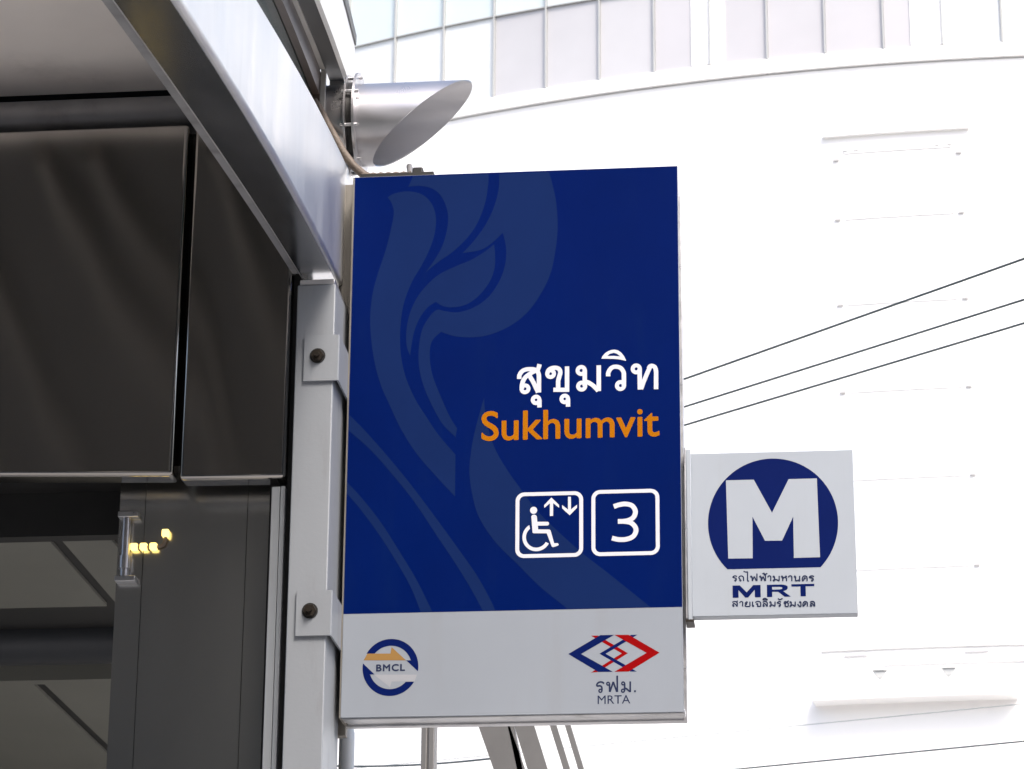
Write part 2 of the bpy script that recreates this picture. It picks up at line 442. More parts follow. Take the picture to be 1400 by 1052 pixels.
TEXTBOX = {'thai': (0.5096, 0.9363, 4.5842, 4.7608), 'latin': (0.404, 0.9371, 4.4823, 4.5771), 'three': (0.7935, 0.8722, 4.158, 4.2827), 'bmcl': (0.1021, 0.1874, 3.7822, 3.8037), 'thai_mrta': (0.7462, 0.8633, 3.7059, 3.7565), 'mrta': (0.7513, 0.8459, 3.6733, 3.6982), 'm_thai1': (1.1441, 1.3824, 4.044, 4.0788), 'm_mrt': (1.1435, 1.3826, 4.0012, 4.0385), 'm_thai2': (1.1419, 1.3853, 3.9683, 3.9978)}
MARK = {'box1': [(0.5081, 4.3181), (0.7098, 4.3195), (0.7091, 4.1169), (0.5095, 4.1165)], 'box2': [(0.7341, 4.3196), (0.9355, 4.321), (0.9345, 4.1174), (0.7339, 4.117)], 'arrow_up': [(0.6108, 4.244), (0.6106, 4.283), (0.5942, 4.2693), (0.5935, 4.2778), (0.6152, 4.3011), (0.6381, 4.2774), (0.6382, 4.2685), (0.6206, 4.2835), (0.6204, 4.2441)], 'arrow_down': [(0.6645, 4.3021), (0.6731, 4.3018), (0.6735, 4.2628), (0.6913, 4.2768), (0.6913, 4.2672), (0.6696, 4.2447), (0.6471, 4.2668), (0.6471, 4.2772), (0.6646, 4.2626)], 'head': [(0.5625, 4.2627), (0.5624, 4.2738)], 'body': [(0.5558, 4.2435), (0.5586, 4.2483), (0.5643, 4.2496), (0.5697, 4.2476), (0.5722, 4.2431), (0.5737, 4.2271), (0.6051, 4.2263), (0.6083, 4.2233), (0.6083, 4.2181), (0.6051, 4.2149), (0.5756, 4.2149), (0.576, 4.2037), (0.6095, 4.2025), (0.613, 4.1995), (0.6238, 4.1601), (0.6338, 4.1599), (0.6373, 4.1568), (0.6359, 4.1524), (0.6203, 4.1477), (0.6167, 4.15), (0.6017, 4.1909), (0.5625, 4.1919), (0.5596, 4.1942)], 'wheel': [(0.5714, 4.1802), (0.5716, 4.1367)], 'wheel_in': [(0.5714, 4.1802), (0.5716, 4.1477)], 'wheel_a': [(0.5524, 4.2158), (0.5538, 4.2047), (0.6075, 4.1657), (0.6075, 4.1561)], 'ring': [(0.1443, 3.7939), (0.1425, 3.8795), (0.1429, 3.859)], 'orange': [(0.0642, 3.8166), (0.0755, 3.8368), (0.1434, 3.8355), (0.1464, 3.8552), (0.1897, 3.8141)], 'pale': [(0.0962, 3.773), (0.2229, 3.7706), (0.2165, 3.7506), (0.1485, 3.7514), (0.1444, 3.7343)], 'hu': [(0.205, 3.8138), (0.1906, 3.8141), (0.2277, 3.7782)], 'hl': [(0.0599, 3.8093), (0.0975, 3.7737), (0.0826, 3.7735)], 'cuts': [(0.0755, 3.8366), (0.2161, 3.7496)], 'cb1': [(0.666, 3.8236), (0.7594, 3.8781), (0.7996, 3.8781), (0.7031, 3.8229), (0.7953, 3.7681), (0.754, 3.7681)], 'cr1': [(0.9318, 3.8222), (0.8423, 3.8774), (0.8009, 3.878), (0.8939, 3.8225), (0.8005, 3.768), (0.8417, 3.7677)], 'cb2': [(0.7567, 3.8226), (0.8488, 3.877), (0.8676, 3.8772), (0.7748, 3.8222), (0.8654, 3.7672), (0.8469, 3.7676)], 'cr2': [(0.8399, 3.8225), (0.7529, 3.8769), (0.7322, 3.8773), (0.8218, 3.8223), (0.732, 3.7667), (0.7514, 3.7681)], 'mcirc': [(1.2657, 4.2281), (1.2699, 4.4271), (1.1463, 4.0907), (1.388, 4.0862)], 'm': [(1.1293, 4.3627), (1.2118, 4.3627), (1.2637, 4.2588), (1.315, 4.3616), (1.3982, 4.3617), (1.4015, 4.1189), (1.3249, 4.1185), (1.3257, 4.245), (1.2916, 4.1724), (1.2412, 4.1731), (1.2059, 4.248), (1.2041, 4.1203), (1.1324, 4.1209)]}
BEAM = [(-4.6, 0.2227, 0.3397, 3.9064, 4.0929), (-4.1, 0.1883, 0.3087, 4.0264, 4.2364), (-3.6, 0.1525, 0.2753, 4.1464, 4.3799), (-3.1, 0.1153, 0.2395, 4.2664, 4.5234), (-2.6, 0.0766, 0.2014, 4.3864, 4.6669), (-2.1, 0.0365, 0.1609, 4.5064, 4.8104), (-1.6, -0.005, 0.1181, 4.6264, 4.9539), (-1.1, -0.048, 0.073, 4.7464, 5.0974), (-0.6, -0.0924, 0.0254, 4.8664, 5.2409), (-0.16, -0.1326, -0.0183, 4.972, 5.3672), (0.2, -0.1664, -0.0555, 5.0584, 5.4705), (0.5, -0.1951, -0.0874, 5.1304, 5.5566)]
THAI = {'name': [('s', [(0.5167, 4.6765), (0.518, 4.6895), (0.527, 4.7018), (0.5402, 4.7065), (0.5572, 4.7062), (0.5695, 4.7018), (0.5754, 4.6907), (0.5764, 4.6787), (0.5765, 4.6588), (0.5766, 4.6315)]), ('s', [(0.572, 4.7018), (0.5757, 4.7116), (0.5783, 4.7216)]), ('s', [(0.5676, 4.7019), (0.5516, 4.6934), (0.5356, 4.6809), (0.5276, 4.6662), (0.525, 4.6524), (0.5251, 4.644)]), ('o', 0.5345, 4.6445, 0.0108), ('s', [(0.5488, 4.6845), (0.5612, 4.6612), (0.5742, 4.6316)]), ('o', 0.5681, 4.6083, 0.0103), ('s', [(0.5779, 4.609), (0.5783, 4.5971), (0.5784, 4.584)]), ('o', 0.6115, 4.6902, 0.0107), ('s', [(0.6019, 4.6929), (0.6064, 4.7027), (0.6158, 4.7078), (0.6271, 4.7086), (0.637, 4.7043), (0.6408, 4.6936), (0.638, 4.6808), (0.6348, 4.6679), (0.6344, 4.653), (0.6345, 4.6371)]), ('s', [(0.6202, 4.6387), (0.6405, 4.6381), (0.6612, 4.6375)]), ('s', [(0.6611, 4.712), (0.6612, 4.6761), (0.6612, 4.6309)]), ('o', 0.6543, 4.6087, 0.0103), ('s', [(0.6641, 4.6094), (0.6643, 4.5965), (0.6643, 4.5839)]), ('o', 0.7038, 4.6976, 0.0112), ('s', [(0.7145, 4.6988), (0.7145, 4.675), (0.7145, 4.6472)]), ('o', 0.7053, 4.6477, 0.0111), ('s', [(0.7125, 4.6617), (0.7223, 4.66), (0.7369, 4.6507), (0.7495, 4.638), (0.7553, 4.631)]), ('s', [(0.7566, 4.7125), (0.7566, 4.6737), (0.7565, 4.6306)]), ('s', [(0.7848, 4.6766), (0.7856, 4.6883), (0.7944, 4.7025), (0.8081, 4.7064), (0.8226, 4.7016), (0.8308, 4.689), (0.8321, 4.6776), (0.8319, 4.6447)]), ('o', 0.8218, 4.646, 0.0111), ('p', [[(0.7647, 4.7334), (0.7682, 4.7415), (0.776, 4.7508), (0.7858, 4.7571), (0.7956, 4.7603), (0.8044, 4.7611), (0.8151, 4.7583), (0.8248, 4.7505), (0.8335, 4.7384), (0.8393, 4.7238), (0.8286, 4.7268), (0.815, 4.7297), (0.8013, 4.7314), (0.7819, 4.7326)], [(0.7823, 4.7411), (0.7897, 4.7479), (0.8014, 4.7508), (0.8112, 4.7478), (0.8213, 4.7388), (0.8014, 4.7411)]]), ('o', 0.8693, 4.6975, 0.0111), ('s', [(0.8794, 4.6978), (0.8796, 4.67), (0.8798, 4.6316)]), ('s', [(0.8829, 4.6329), (0.8933, 4.6613), (0.9042, 4.6877), (0.9117, 4.7044)]), ('s', [(0.9062, 4.6969), (0.9111, 4.7044), (0.917, 4.7055), (0.9249, 4.7011), (0.9285, 4.688), (0.9285, 4.6644), (0.9282, 4.6311)])], 'mrta': [('s', [(0.77, 3.7333), (0.7658, 3.7371), (0.7597, 3.7384), (0.753, 3.7361), (0.7491, 3.7306), (0.7506, 3.7268), (0.7575, 3.7271), (0.7627, 3.7241), (0.7639, 3.7173), (0.7635, 3.7123)]), ('o', 0.7594, 3.7121, 0.0044), ('o', 0.7818, 3.7328, 0.0042), ('s', [(0.7859, 3.733), (0.7861, 3.7206), (0.7861, 3.7084)]), ('s', [(0.7869, 3.7084), (0.7918, 3.7229), (0.7967, 3.7383)]), ('s', [(0.7967, 3.7383), (0.8021, 3.7227), (0.8071, 3.708)]), ('s', [(0.8086, 3.7078), (0.8084, 3.7325), (0.8083, 3.7564)]), ('o', 0.8254, 3.7328, 0.0042), ('s', [(0.8298, 3.7327), (0.8297, 3.7235), (0.8294, 3.7111)]), ('o', 0.8248, 3.7112, 0.0044), ('s', [(0.8297, 3.7191), (0.8354, 3.7165), (0.845, 3.7077)]), ('s', [(0.8459, 3.7068), (0.8459, 3.7231), (0.846, 3.7383)]), ('d', 0.8595, 3.7093, 0.0029)], 'three': [('s', [(0.8002, 4.2681), (0.8169, 4.2736), (0.8365, 4.2753), (0.8549, 4.2689), (0.8641, 4.2516), (0.8583, 4.234), (0.8433, 4.2248), (0.8274, 4.2222), (0.8121, 4.2222)]), ('s', [(0.8274, 4.2222), (0.8486, 4.218), (0.8624, 4.2051), (0.8651, 4.1896), (0.8558, 4.1743), (0.836, 4.1667), (0.8147, 4.1665), (0.7945, 4.1714)])], 'line1': [('s', [(1.157, 4.0652), (1.1533, 4.0676), (1.1483, 4.067), (1.1451, 4.0634), (1.1507, 4.0616), (1.1544, 4.0596), (1.1549, 4.0536)]), ('o', 1.1521, 4.0537, 0.0019), ('s', [(1.1649, 4.053), (1.1655, 4.0581), (1.1625, 4.0611), (1.1641, 4.065), (1.1695, 4.0673), (1.1748, 4.0647), (1.1762, 4.0599), (1.1761, 4.0512)]), ('o', 1.1671, 4.0533, 0.0019), ('s', [(1.1922, 4.0518), (1.1889, 4.0509), (1.1877, 4.0557), (1.1881, 4.078), (1.1837, 4.0784), (1.1764, 4.0814)]), ('o', 1.1987, 4.0644, 0.0019), ('s', [(1.2015, 4.0643), (1.2016, 4.0586), (1.2016, 4.0506)]), ('s', [(1.2016, 4.0506), (1.2045, 4.0577), (1.2078, 4.0648)]), ('s', [(1.2078, 4.0648), (1.2108, 4.0576), (1.2138, 4.0503)]), ('s', [(1.2153, 4.0503), (1.2155, 4.0614), (1.2157, 4.0734)]), ('o', 1.2253, 4.0637, 0.002), ('s', [(1.2278, 4.0637), (1.2278, 4.058), (1.2279, 4.05)]), ('s', [(1.2279, 4.05), (1.2305, 4.0571), (1.2335, 4.0642)]), ('s', [(1.2335, 4.0642), (1.2362, 4.057), (1.2389, 4.0498)]), ('s', [(1.2403, 4.0497), (1.2405, 4.0608), (1.2407, 4.0728)]), ('s', [(1.2317, 4.0718), (1.2368, 4.0739), (1.2374, 4.0681), (1.2461, 4.0736)]), ('s', [(1.2468, 4.0607), (1.2495, 4.0648), (1.2532, 4.0653), (1.2558, 4.0621), (1.2555, 4.0494)]), ('o', 1.2647, 4.0628, 0.0019), ('s', [(1.2671, 4.0628), (1.267, 4.0571), (1.2669, 4.0507)]), ('o', 1.2645, 4.0512, 0.0019), ('s', [(1.267, 4.0547), (1.273, 4.0534), (1.2799, 4.0488)]), ('s', [(1.2803, 4.0488), (1.2805, 4.0568), (1.2806, 4.0647)]), ('o', 1.2889, 4.0623, 0.0019), ('s', [(1.2908, 4.0622), (1.2909, 4.0565), (1.2907, 4.0486)]), ('s', [(1.2908, 4.0541), (1.2942, 4.0596), (1.2991, 4.0598)]), ('o', 1.3004, 4.062, 0.0019), ('s', [(1.2991, 4.0595), (1.3019, 4.0555), (1.3017, 4.0483)]), ('s', [(1.3069, 4.0593), (1.3101, 4.0634), (1.3145, 4.0639), (1.3175, 4.0607), (1.3172, 4.048)]), ('o', 1.3263, 4.0614, 0.0019), ('s', [(1.3287, 4.0614), (1.3285, 4.0556), (1.3284, 4.0477)]), ('s', [(1.3284, 4.0485), (1.3329, 4.0492), (1.3384, 4.0515)]), ('s', [(1.3405, 4.0633), (1.3403, 4.0554), (1.3402, 4.0498)]), ('o', 1.3391, 4.0495, 0.0019), ('s', [(1.3486, 4.0472), (1.3482, 4.0552), (1.3511, 4.0615), (1.356, 4.063), (1.3608, 4.0605), (1.3619, 4.0549), (1.3617, 4.0469)]), ('o', 1.355, 4.0554, 0.0019), ('s', [(1.3486, 4.0472), (1.3516, 4.0504), (1.3536, 4.0538)]), ('s', [(1.3822, 4.06), (1.378, 4.0624), (1.3723, 4.0618), (1.3686, 4.0582), (1.375, 4.0565), (1.3792, 4.0545), (1.3798, 4.0484)]), ('o', 1.3765, 4.0485, 0.0019)], 'line2': [('s', [(1.1423, 3.9872), (1.1469, 3.9898), (1.153, 3.9893), (1.1563, 3.9851), (1.1563, 3.9745)]), ('s', [(1.1433, 3.9771), (1.1445, 3.9823), (1.1483, 3.9837), (1.1529, 3.9791), (1.1558, 3.9745)]), ('o', 1.1452, 3.9767, 0.0018), ('s', [(1.1545, 3.9881), (1.1561, 3.9899), (1.1577, 3.9925)]), ('s', [(1.1633, 3.9849), (1.166, 3.9887), (1.1696, 3.9893), (1.1722, 3.9862), (1.172, 3.9742)]), ('o', 1.1842, 3.9867, 0.0018), ('s', [(1.1818, 3.9867), (1.1798, 3.9838), (1.1841, 3.9814), (1.1801, 3.9793), (1.18, 3.9752), (1.1864, 3.9739), (1.1929, 3.9745), (1.1934, 3.9812), (1.1935, 3.9887)]), ('s', [(1.2013, 3.9886), (1.2011, 3.9811), (1.201, 3.9758)]), ('o', 1.2027, 3.9755, 0.0018), ('s', [(1.2091, 3.9854), (1.2143, 3.9883), (1.2211, 3.9881), (1.2248, 3.9835), (1.2246, 3.9738)]), ('o', 1.2145, 3.9808, 0.0018), ('s', [(1.2162, 3.9792), (1.2161, 3.974)]), ('s', [(1.214, 3.9736), (1.2191, 3.9735), (1.2251, 3.9733)]), ('s', [(1.231, 3.9852), (1.2353, 3.9878), (1.241, 3.9874), (1.2441, 3.9831), (1.244, 3.9726)]), ('s', [(1.2319, 3.9751), (1.233, 3.9804), (1.2366, 3.9818), (1.2408, 3.9772), (1.2436, 3.9726)]), ('o', 1.2336, 3.9748, 0.0018), ('s', [(1.2311, 3.9929), (1.2339, 3.9966), (1.2392, 3.9974), (1.2445, 3.9926), (1.2378, 3.9932), (1.2311, 3.9929)]), ('o', 1.2532, 3.9853, 0.0018), ('s', [(1.2553, 3.9853), (1.2552, 3.9799), (1.2551, 3.9739)]), ('o', 1.253, 3.9744, 0.0018), ('s', [(1.2551, 3.9776), (1.2602, 3.9765), (1.2662, 3.9721)]), ('s', [(1.2665, 3.9721), (1.2667, 3.9796), (1.2668, 3.9871)]), ('s', [(1.2843, 3.9845), (1.2809, 3.9868), (1.2764, 3.9862), (1.2734, 3.9828), (1.2785, 3.9812), (1.2819, 3.9793), (1.2824, 3.9736)]), ('o', 1.2797, 3.9736, 0.0018), ('s', [(1.276, 3.9968), (1.2785, 3.9933), (1.2837, 3.9931), (1.289, 3.9965)]), ('o', 1.2945, 3.982, 0.0018), ('s', [(1.2929, 3.9843), (1.2975, 3.9864), (1.299, 3.9827), (1.2965, 3.9775), (1.2963, 3.9715)]), ('s', [(1.2955, 3.9715), (1.3004, 3.9714), (1.3049, 3.9713)]), ('s', [(1.3049, 3.9713), (1.3051, 3.9803), (1.3015, 3.9841), (1.3031, 3.9863), (1.3072, 3.9885)]), ('o', 1.3122, 3.984, 0.0018), ('s', [(1.3143, 3.984), (1.3141, 3.9786), (1.314, 3.9726)]), ('o', 1.312, 3.9731, 0.0018), ('s', [(1.3141, 3.9763), (1.3192, 3.9752), (1.3251, 3.9708)]), ('s', [(1.3254, 3.9708), (1.3256, 3.9783), (1.3258, 3.9858)]), ('o', 1.3401, 3.9834, 0.0018), ('s', [(1.3421, 3.9834), (1.3422, 3.9765), (1.3412, 3.9705), (1.3373, 3.9721), (1.3323, 3.9782)]), ('s', [(1.3486, 3.9703), (1.3481, 3.9778), (1.3509, 3.9838), (1.3555, 3.9852), (1.36, 3.9828), (1.3611, 3.9775), (1.3609, 3.97)]), ('o', 1.3545, 3.978, 0.0018), ('s', [(1.3486, 3.9703), (1.3514, 3.9733), (1.3533, 3.9765)]), ('s', [(1.3689, 3.9822), (1.3732, 3.9848), (1.3789, 3.9843), (1.3819, 3.9801), (1.3818, 3.9696)]), ('s', [(1.3698, 3.9721), (1.3709, 3.9773), (1.3745, 3.9787), (1.3787, 3.9742), (1.3814, 3.9696)]), ('o', 1.3715, 3.9718, 0.0018)]}
CONDUIT = [(-0.161, 0.15, 5.69), (-0.141, 0.15, 5.654), (-0.121, 0.15, 5.612), (-0.094, 0.15, 5.563), (-0.065, 0.15, 5.509), (-0.031, 0.15, 5.46), (0.003, 0.15, 5.428), (0.024, 0.15, 5.417)]
CAB = [((0.395, 12.139, 8.969), (2.707, 10.0, 8.969)), ((0.404, 11.932, 8.687), (2.693, 10.0, 8.687)), ((0.406, 11.862, 8.526), (2.686, 10.0, 8.526)), ((0.877, 14.719, 6.7), (2.794, 14.0, 6.7)), ((1.265, 16.557, 7.454), (2.868, 16.0, 7.454)), ((-1.423, 9.0, 5.579), (-0.68, 8.5, 5.43))]

# ================================================================== ground and street
def sheet(name, x0, x1, y0, y1, z, mt):
    bm = bmesh.new()
    bm.faces.new([bm.verts.new(p) for p in ((x0, y0, z), (x1, y0, z), (x1, y1, z), (x0, y1, z))])
    o = build(name, bm, mt)
    if o.data.polygons[0].normal.z < 0:
        o.data.flip_normals()
    o['kind'] = 'structure'
    return o
sheet('ground', -600, 600, -600, 600, 0.0, 'paving')
sheet('road', -600, 600, -40, -11, 0.004, 'asphalt')
pv = boxo('pavement', -60, 60, -10.9, 12, 0.0, 0.13, 'paving'); pv['kind'] = 'structure'

# ================================================================== curved white building
BCX, BCY = 5.62688, 89.36121
def pol(r, a, z):
    a = RAD(a); return Vector((BCX + r * math.sin(a), BCY - r * math.cos(a), z))
tower = thing('curved_building', 'white curved building with a glass curtain wall above its blank wall', 'building', (BCX, BCY, 0))
def band(name, r0, r1, z0, z1, a0, a1, mt, parent, n=60):
    secs = []
    for i in range(n + 1):
        a = a0 + (a1 - a0) * i / n
        secs.append([pol(r0, a, z0), pol(r1, a, z0), pol(r1, a, z1), pol(r0, a, z1)])
    return loft(name, secs, mt, parent, True, 30)
STEP, A0 = 1.9175, -0.509
A_L, A_R = A0 - 22 * STEP, A0 + 12 * STEP
band('wall', 30.0, 37.75, 0.0, 29.99, A_L, A_R, 'wall_white', tower)
band('parapet_band', 30.0, 37.72, 30.10, 30.40, A_L, A_R, 'ledge_white', tower)
for i in range(-22, 12, 2):
    a0 = A0 + i * STEP
    band('sill_ledge', 37.0, 37.84, 30.02, 30.098, a0 + 0.01, a0 + 2 * STEP - 0.01, 'ledge_white', tower, 8)
band('floor_slab', 30.0, 37.45, 30.42, 45.0, A_L, A_R, 'wall_white', tower)
rows = [(30.42, 32.38), (32.42, 34.30), (34.34, 36.22), (36.26, 38.14), (38.18, 40.0)]
lilac = {-6, -5, -4, -2, -1 - 0, -3}
for k in range(-22, 12):
    a0 = A0 + k * STEP
    # mullion: one slim vertical bar at each bay line
    bm = bmesh.new(); box(bm, -0.017, 0.017, -37.74, -37.60, 30.405, 40.2)
    bmesh.ops.rotate(bm, verts=bm.verts[:], cent=(0, 0, 0), matrix=Matrix.Rotation(RAD(a0), 3, 'Z'))
    bmesh.ops.translate(bm, verts=bm.verts[:], vec=(BCX, BCY, 0))
    build('mullion', bm, 'mullion', tower)
    for ri, (z0, z1) in enumerate(rows):
        half = 37.66 * math.sin(RAD(STEP / 2)) - 0.022
        if ri == 0:
            # bays counted leftwards from the bay line at the right of the view
            mt = {-1: 'pane_clear', -2: 'pane_lilac', -3: 'pane_lilac', -4: 'pane_lilac', -5: 'pane_lilac', -6: 'pane_lilac',
                  -7: 'pane_pale', -8: 'pane_pale', -9: 'pane_pale'}.get(k, 'pane_clear')
        else:
            mt = 'pane_cyan' if ri == 1 or (k + ri) % 3 else 'pane_clear'
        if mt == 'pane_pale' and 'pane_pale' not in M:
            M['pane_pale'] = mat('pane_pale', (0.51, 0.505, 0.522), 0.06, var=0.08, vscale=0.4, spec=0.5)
        tilt = random.uniform(-0.12, 0.12)
        bm = bmesh.new(); box(bm, -half, half, -37.66, -37.63, z0, z1)
        bmesh.ops.rotate(bm, verts=bm.verts[:], cent=(0, -37.64, 0), matrix=Matrix.Rotation(RAD(tilt), 3, 'Z'))
        bmesh.ops.rotate(bm, verts=bm.verts[:], cent=(0, 0, 0), matrix=Matrix.Rotation(RAD(a0 + STEP / 2), 3, 'Z'))
        bmesh.ops.translate(bm, verts=bm.verts[:], vec=(BCX, BCY, 0))
        build('pane', bm, mt, tower)
for z in (32.40, 34.32, 36.24, 38.16):
    band('transom', 37.58, 37.72, z - 0.014, z + 0.014, A_L, A_R, 'mullion', tower)
# white pilasters that stand behind some bays and show as white strips over the glass
for a0, a1 in ((-10.74, -9.60), (-3.46, -1.82), (-0.46, 0.65)):
    band('white_strip', 37.60, 37.69, 30.44, 32.36, a0, a1, 'wall_white', tower, 6)
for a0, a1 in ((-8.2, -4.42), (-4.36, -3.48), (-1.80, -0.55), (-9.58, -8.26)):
    band('shadow_gap_trim', 37.70, 37.735, 30.16, 30.23, a0, a1, 'pane_pale', tower, 6)  # pale grey strip standing just proud of the parapet band

# framed niche boards and ledge on the blank wall
def tbar(name, a0, a1, z0, z1, r0, r1, mt, parent):
    return band(name, r0, r1, z0, z1, a0, a1, mt, parent, 8)
bb = thing('banner_frame', 'tall white banner frame of thin battens fixed to the curved blank wall', 'banner frame', tuple(pol(37.8, -4.05, 18.0)))
tbar('top_bar', -6.41, -1.71, 28.38, 28.46, 37.75, 37.86, 'ledge_white', bb)
tbar('batten', -5.75, -2.30, 27.99, 28.03, 37.755, 37.772, 'ledge_white', bb)
for z in (26.49, 24.56, 22.62, 20.71, 18.80):
    tbar('batten', -5.75, -2.30, z - 0.02, z + 0.02, 37.755, 37.772, 'ledge_white', bb)
for z in (27.86, 26.49, 24.56, 22.62, 20.71, 18.80):
    for a in (-6.0, -2.07):
        tbar('clamp', a - 0.09, a + 0.09, z - 0.028, z + 0.028, 37.755, 37.80, 'fitting', bb)
for a in (-5.70, -5.35, -2.75, -2.36):
    tbar('hook', a - 0.07, a + 0.07, 28.035, 28.06, 37.755, 37.79, 'fitting', bb)
led = thing('wall_ledge', 'white ledge jutting from the curved wall below the banner frame', 'ledge', tuple(pol(37.8, -4.05, 15.97)))
tbar('slab', -7.13, -1.03, 15.99, 16.26, 37.75, 38.30, 'ledge_white', led)
tbar('top_trim', -7.10, -1.06, 16.262, 16.30, 37.755, 38.24, 'ledge_white', led)
tbar('upper_rail', -6.9, 1.8, 17.10, 17.125, 37.755, 37.785, 'fitting', led)
tbar('lower_rail', -5.0, 1.8, 16.76, 16.785, 37.755, 37.775, 'fitting', led)
for a in (-5.85, -2.2):
    tbar('cover_plate', a - 0.35, a + 0.35, 16.98, 17.03, 37.755, 37.79, 'pane_pale', led)
for a, lb in ((-5.11, 'small floodlight on the wall ledge, the left of the pair'), (-3.06, 'small floodlight on the wall ledge, the right of the pair')):
    p = pol(38.05, a, 16.30)
    fl = thing('floodlight', lb, 'floodlight', tuple(p), 'floodlights on the wall ledge')
    tube('stem', [p, p + Vector((0, 0, 0.14))], 0.016, 'mullion', fl, 8)
    bm = bmesh.new()
    box(bm, p.x - 0.13, p.x + 0.13, p.y - 0.05, p.y + 0.05, p.z + 0.14, p.z + 0.28, 0.015)
    for v in bm.verts:
        if v.co.z < p.z + 0.2:
            v.co.x = p.x + (v.co.x - p.x) * 0.45
    build('lamp_head', bm, 'mullion', fl)
    boxo('visor', p.x - 0.15, p.x + 0.15, p.y - 0.08, p.y + 0.06, p.z + 0.283, p.z + 0.30, 'mullion', fl)

# ================================================================== elevated railway over the street behind the viewer
via = thing('elevated_station', 'grey concrete elevated railway station spanning the street behind the viewer', 'railway station', (0, -27, 0))
boxo('deck', -90, 90, -34, -18, 9.2, 11.0, 'concrete', via, 0.1, 1)
boxo('parapet_wall', -90, 90, -18.8, -18.41, 11.002, 15.2, 'concrete', via)
random.seed(3)
xp = -60.0
while xp < 40:
    w_ = random.uniform(0.8, 2.2)
    boxo('parapet_fin', xp, xp + w_, -18.4, -18.25, 9.6, 15.1, 'concrete_pale', via)  # unseen fins added so the steel cladding reflects soft streaks
    xp += w_ + random.uniform(2.0, 4.5)
boxo('track_bed', -90, 90, -33.8, -19.0, 11.002, 11.6, 'concrete', via)
for x in range(-84, 90, 24):
    boxo('column', x - 0.9, x + 0.9, -28, -26.2, 0.0, 9.19, 'concrete', via, 0.1, 1)

# unseen blocks added across the street to darken reflections in the steel pillar
for i, (x0, x1, h_) in enumerate(((-95, -40, 30), (-36, -4, 22), (0, 34, 34), (38, 95, 26))):
    blk = thing('street_block', ('long grey block at the far left end across the street', 'low grey block left of centre across the street',
                'tallest grey block across the street', 'wide grey block at the far right end across the street')[i], 'building', ((x0 + x1) / 2, -62, 0))
    boxo('wall', x0, x1, -72, -56, 0.0, h_, 'concrete', blk)
    boxo('parapet', x0 - 0.2, x1 + 0.2, -72.2, -55.8, h_ + 0.002, h_ + 0.8, 'paving', blk)

# ================================================================== station entrance
ent = thing('station_entrance', 'stainless steel clad metro entrance with a sloping canopy beam', 'station entrance', (-1.2, 0.2, 0.0))
# cladding panels above the opening
def clad(name, x0, x1, z0l, z0r, z1, y, t, mt, parent, bev=0.014):
    bm = bmesh.new()
    box(bm, x0, x1, y, y + t, 0.0, 1.0)
    for v in bm.verts:
        zb = z0l if v.co.x < (x0 + x1) / 2 else z0r
        v.co.z = zb if v.co.z < 0.5 else z1
    bmesh.ops.bevel(bm, geom=bm.edges[:], offset=bev, segments=3, affect='EDGES', profile=0.5)
    return build(name, bm, mt, parent, True, 60, True)
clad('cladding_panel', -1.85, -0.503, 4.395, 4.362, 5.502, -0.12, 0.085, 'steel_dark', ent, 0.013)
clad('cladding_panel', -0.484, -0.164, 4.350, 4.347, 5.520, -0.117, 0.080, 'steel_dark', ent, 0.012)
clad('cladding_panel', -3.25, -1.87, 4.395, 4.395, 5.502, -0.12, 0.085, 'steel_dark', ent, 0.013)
boxo('header_box', -3.3, -0.19, -0.03, 0.20, 4.42, 5.50, 'black', ent)  # black backing added so no light leaks through behind the panels
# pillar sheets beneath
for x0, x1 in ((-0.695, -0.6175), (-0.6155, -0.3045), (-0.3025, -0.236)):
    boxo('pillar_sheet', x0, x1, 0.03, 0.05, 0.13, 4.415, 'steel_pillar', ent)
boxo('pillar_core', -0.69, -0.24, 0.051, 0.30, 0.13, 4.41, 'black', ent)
boxo('pillar_recess', -0.2355, -0.14, 0.02, 0.12, 0.13, 5.2, 'black', ent)  # solid black box: the shade in the recess is put into its colour
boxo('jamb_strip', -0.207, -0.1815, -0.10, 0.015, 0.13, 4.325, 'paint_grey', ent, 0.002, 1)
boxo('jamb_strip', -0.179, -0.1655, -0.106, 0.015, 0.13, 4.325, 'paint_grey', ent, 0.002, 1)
boxo('gap_liner', -0.163, -0.140, -0.09, 0.015, 0.13, 5.0, 'black', ent)  # black fill painting the shade inside the gap beside the post
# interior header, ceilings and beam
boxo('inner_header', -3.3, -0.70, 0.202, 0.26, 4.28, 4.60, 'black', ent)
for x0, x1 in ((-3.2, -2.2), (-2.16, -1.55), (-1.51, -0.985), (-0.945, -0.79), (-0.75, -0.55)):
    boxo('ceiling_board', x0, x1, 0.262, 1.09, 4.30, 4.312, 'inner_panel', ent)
boxo('ceiling_void', -3.3, -0.56, 0.262, 1.63, 4.314, 4.46, 'black', ent)  # solid black boxes stand in for the shade above boards and pipe
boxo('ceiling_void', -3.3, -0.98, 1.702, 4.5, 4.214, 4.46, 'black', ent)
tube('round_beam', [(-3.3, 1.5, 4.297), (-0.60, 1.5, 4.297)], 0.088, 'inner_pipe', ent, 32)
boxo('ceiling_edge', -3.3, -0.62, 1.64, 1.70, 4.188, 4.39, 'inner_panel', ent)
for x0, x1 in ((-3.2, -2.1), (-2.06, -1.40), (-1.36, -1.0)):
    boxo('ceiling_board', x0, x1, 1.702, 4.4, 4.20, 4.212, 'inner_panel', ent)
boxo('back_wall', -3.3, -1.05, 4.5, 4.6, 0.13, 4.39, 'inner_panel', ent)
boxo('far_wall', -3.4, -3.3, -0.02, 4.6, 0.13, 5.5, 'inner_panel', ent)
